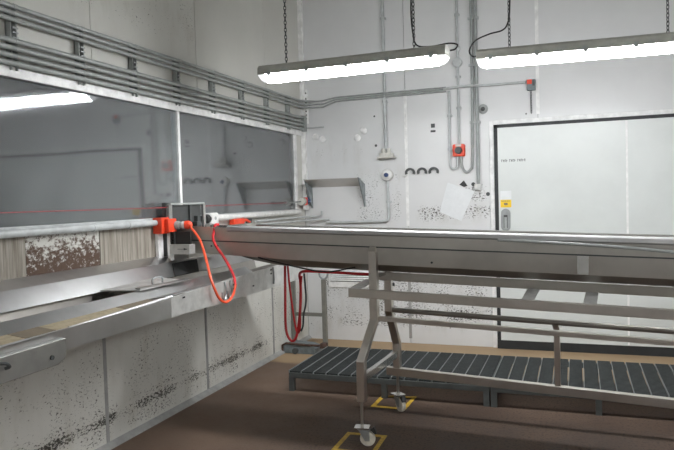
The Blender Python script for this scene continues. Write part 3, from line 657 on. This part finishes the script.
vpipe('drop_conduit', 0.935, 1.25, 1.67, 0.0135, 'pale conduit running down from the isolator and left above the trough', (1.45,), extra=spline([(0.932, -0.03, 1.67), (0.934, -0.03, 1.45), (0.936, -0.03, 1.30), (0.915, -0.03, 1.262), (0.85, -0.03, 1.252), (0.5, -0.03, 1.25), (0.25, -0.03, 1.248)], 5))
# emergency stop
es = thing('emergency_stop', 'square red emergency stop box with black button on the back wall', 'switch', (1.663, -0.04, 1.87))
obj('body', MB().box((1.603, -0.06, 1.875), (1.722, 0, 1.995)), 'orange', es, 0.012)
obj('button', MB().tube([(1.663, -0.058, 1.934), (1.663, -0.075, 1.934), (1.663, -0.095, 1.934)], 0.034, 16, rs=[0.036, 0.036, 0.030]), 'darkgrey', es)
obj('label_tab', MB().box((1.635, -0.063, 1.972), (1.69, -0.060, 1.992)), 'cream', es)
vpipe('stop_conduit', 1.667, 1.995, RZ, 0.012, 'thin conduit with round box dropping straight to the red stop', (2.35, 2.65, 2.93, 3.25))
obj('inspection_box', MB().tube([(1.664, 0, 2.79), (1.664, -0.045, 2.79), (1.664, -0.05, 2.79)], 0.045, 16, rs=[0.046, 0.046, 0.038]), 'conduit_light', bpy.data.objects['stop_conduit'])
vpipe('left_loop_conduit', 1.577, 1.74, 2.53, 0.012, 'pale conduit looping under the red stop from its left', (2.28, 1.95), extra=spline([(1.577, -0.03, 2.52), (1.575, -0.03, 2.2), (1.573, -0.03, 1.84), (1.585, -0.03, 1.77), (1.615, -0.03, 1.755), (1.642, -0.03, 1.78), (1.647, -0.03, 1.83), (1.647, -0.03, 1.875)], 6))
vpipe('right_loop_conduit', 1.797, 1.7, RZ, 0.013, 'grey conduit from above looping under the red stop from its right', (2.2, 2.75, 3.2), mat='conduit', extra=spline([(1.806, -0.03, RZ), (1.803, -0.03, 2.6), (1.79, -0.03, 1.84), (1.775, -0.03, 1.75), (1.735, -0.03, 1.72), (1.70, -0.03, 1.75), (1.685, -0.03, 1.81), (1.683, -0.03, 1.875)], 6))
vpipe('long_conduit', 1.845, 1.59, RZ, 0.0165, 'longest vertical grey conduit ending in a white socket left of the door', (2.2, 2.75, 3.2), mat='conduit')
obj('socket', MB().tube([(1.838, -0.03, 1.60), (1.838, -0.03, 1.545)], 0.036, 14, rs=[0.036, 0.030]), 'white_plastic', bpy.data.objects['long_conduit'])
# horizontal conduits
for z, x0, x1, nm in ((2.548, 1.53, 2.30, 'pale horizontal conduit reaching right to the small pull switch'),):
    t = thing('cross_conduit', nm, 'conduit', (x0, -0.06, z))
    obj('pipe', MB().tube(spline([(x0, -0.055, z - 0.012), (1.62, -0.07, z - 0.006), (1.82, -0.075, z - 0.002), (1.95, -0.05, z - 0.006), (x1, -0.035, z - 0.006)], 5), 0.013, 10), 'conduit_light', t)
# pull switch
sw = thing('pull_switch', 'small grey and red pull switch with hanging chain above the door', 'switch', (2.352, -0.03, 2.47))
obj('body', MB().box((2.312, -0.06, 2.462), (2.392, 0, 2.562)), 'slate', sw, 0.006)
obj('warning_face', MB().box((2.316, -0.063, 2.518), (2.360, -0.060, 2.560)), 'orange', sw)
obj('lever_slot', MB().box((2.365, -0.064, 2.50), (2.385, -0.060, 2.556)), 'darkgrey', sw)
obj('chain', chain_mesh((2.350, -0.03, 2.465), (2.350, -0.03, 2.25), 0.03), 'darkgrey', sw)
# three open clips
for i, (x, lb) in enumerate(((1.165, 'dark open pipe clip on the back wall, leftmost of three'), (1.287, 'dark open pipe clip on the back wall, middle of three'), (1.405, 'dark open pipe clip on the back wall, rightmost of three'))):
    arc = [(x + 0.040 * math.cos(a), 1.738 + 0.036 * math.sin(a)) for a in [math.radians(-25 + 230 * k / 12) for k in range(13)]]
    mb = MB(); rings = []
    for k, (px, pz) in enumerate(arc):
        nx, nz = (px - x) / 0.04, (pz - 1.738) / 0.036
        rings.append([(px - nx * 0.011, 0, pz - nz * 0.011), (px + nx * 0.011, 0, pz + nz * 0.011), (px + nx * 0.011, -0.030, pz + nz * 0.011), (px - nx * 0.011, -0.030, pz - nz * 0.011)])
    mb.loft(rings)
    c = solo('open_clip', mb, 'brown_tape' if False else 'darkgrey', lb, 'clip', 'open pipe clips')
    if i == 0:
        t2 = MB().tube(spline([(x - 0.075, -0.02, 1.722), (x - 0.06, -0.02, 1.700), (x - 0.035, -0.02, 1.705), (x - 0.03, -0.02, 1.725)], 4), 0.006, 6)
        obj('hook_end', t2, 'white_plastic', c, shift=c.location)
# hanging sheet
solo('paper_sheet', MB().prism([(1.540, -0.003, 1.625), (1.800, -0.003, 1.530), (1.668, -0.003, 1.240), (1.455, -0.003, 1.335)], (0, -0.003, 0)), 'paper', 'blank white sheet stuck crookedly on the back wall', 'sheet')
solo('torn_tape', MB().prism([(1.655, -0.001, 1.600), (1.70, -0.001, 1.640), (1.735, -0.001, 1.585), (1.70, -0.001, 1.575)], (0, -0.004, 0)), 'black', 'torn black tape scrap above the crooked white sheet', 'tape')
# sloping wall shelf
sh = thing('wall_shelf', 'stainless steel wall shelf with triangular end brackets', 'shelf', (0.4, 0, 1.41))
obj('shelf_plate', MB().hexa([(0.095, -0.003, 1.622), (0.675, -0.003, 1.622), (0.675, -0.225, 1.696), (0.095, -0.225, 1.696)], [(0.095, -0.003, 1.628), (0.675, -0.003, 1.628), (0.675, -0.225, 1.702), (0.095, -0.225, 1.702)]), 'steel', sh)
for x in (0.088, 0.675):
    obj('end_bracket', MB().prism([(x, -0.003, 1.64), (x, -0.228, 1.708), (x, -0.15, 1.60), (x, -0.03, 1.405), (x, -0.003, 1.405)], (0.007, 0, 0)), 'slate_light', sh)
# louvred vent low on the wall
vt = thing('wall_vent', 'white louvred vent low on the back wall behind the rack', 'vent', (0.5, 0, 0.56))
obj('frame', MB().box((0.25, -0.012, 0.56), (0.80, 0, 0.735)), 'white_paint', vt, 0.003)
obj('dark_backing', MB().box((0.272, -0.014, 0.622), (0.778, -0.012, 0.73)), 'darkgrey', vt)
for k in range(5):
    z = 0.63 + 0.021 * k
    obj('slat', MB().hexa([(0.275, -0.030, z), (0.775, -0.030, z), (0.775, -0.012, z + 0.002), (0.275, -0.012, z + 0.002)], [(0.275, -0.030, z + 0.003), (0.775, -0.030, z + 0.003), (0.775, -0.012, z + 0.017), (0.275, -0.012, z + 0.017)]), 'white_paint', vt)
# stand in the corner
st = thing('corner_stand', 'grey steel stand with crossbar and cupped tops in the corner', 'stand', (0.16, -0.45, 0))
for x in (0.03, 0.365):
    obj('post', MB().box((x - 0.022, -0.47, 0.0 if x > .1 else 0.02), (x + 0.022, -0.43, 0.70)), 'stand_steel', st, 0.003)
    obj('cup', MB().tube(spline([(x - 0.045, -0.45, 0.775), (x - 0.038, -0.45, 0.73), (x, -0.45, 0.70), (x + 0.038, -0.45, 0.73), (x + 0.045, -0.45, 0.775)], 4), 0.011, 8), 'galv', st)
obj('crossbar', MB().bar((0.03, -0.45, 0.345), (0.365, -0.45, 0.345), 0.03, 0.035), 'stand_steel', st, 0.002)
bb = thing('base_plinth', 'slate grey metal plinth with rusty rim on the floor in the corner', 'plinth', (0.2, -0.62, 0))
obj('body', MB().prism([(0.012, -0.70, 0), (0.36, -0.70, 0), (0.36, -0.70, 0.055), (0.28, -0.70, 0.083), (0.05, -0.70, 0.095), (0.012, -0.70, 0.075)], (0, 0.18, 0)), 'slate', bb, 0.004)
obj('rim', MB().tube([(0.010, -0.705, 0.0), (0.012, -0.705, 0.078), (0.05, -0.705, 0.10), (0.28, -0.705, 0.09), (0.38, -0.68, 0.085), (0.42, -0.66, 0.085)], 0.011, 8), 'rust_rim', bb)
obj('rim_end', MB().box((0.40, -0.70, 0.062), (0.46, -0.63, 0.11)), 'rust_rim', bb, 0.006)
obj('plug', MB().tube([(0.15, -0.70, 0.03), (0.15, -0.725, 0.03)], 0.03, 12), 'darkgrey', bb)

# hoses hanging below the trough
solo('hanging_hose', MB().tube(spline([(0.795, -2.30, 1.04), (0.790, -2.30, 0.85), (0.785, -2.30, 0.64), (0.795, -2.30, 0.545), (0.830, -2.30, 0.500), (0.866, -2.30, 0.535), (0.893, -2.30, 0.66), (0.908, -2.30, 0.80), (0.918, -2.32, 0.92), (0.94, -2.38, 0.985), (0.994, -2.44, 1.012), (1.079, -2.46, 1.016), (1.292, -2.46, 1.008), (1.479, -2.46, 1.000)], 8), 0.0095, 8), 'red_hose', 'red hose hanging in a long loop below the trough', 'hose')
solo('return_hose', MB().tube(spline([(0.825, -2.32, 1.04), (0.834, -2.32, 0.90), (0.850, -2.32, 0.75), (0.868, -2.32, 0.62), (0.884, -2.32, 0.565), (0.904, -2.32, 0.60), (0.914, -2.33, 0.75), (0.922, -2.33, 0.88), (0.95, -2.37, 0.97)], 8), 0.0075, 8), 'red_hose', 'thinner red hose hanging inside the loop of the other red hose', 'hose')
solo('strap_cable', MB().tube(spline([(0.965, -2.36, 0.99), (0.965, -2.34, 0.80), (0.94, -2.33, 0.70), (0.932, -2.33, 0.62), (0.915, -2.33, 0.58)], 6), 0.007, 6), 'darkgrey', 'dark cable hanging beside the red hose below the trough', 'cable')
solo('slack_cable', MB().tube(spline([(0.72, -2.565, 1.118), (0.80, -2.57, 1.101), (0.905, -2.58, 1.080), (1.013, -2.585, 1.058), (1.154, -2.59, 1.034), (1.258, -2.595, 1.032), (1.362, -2.60, 1.052), (1.42, -2.605, 1.063)], 6), 0.0055, 6), 'black', 'slack black cable drooping along the underside of the trough', 'cable')

for o in bpy.data.objects:
    if '_o' in o: del o['_o']
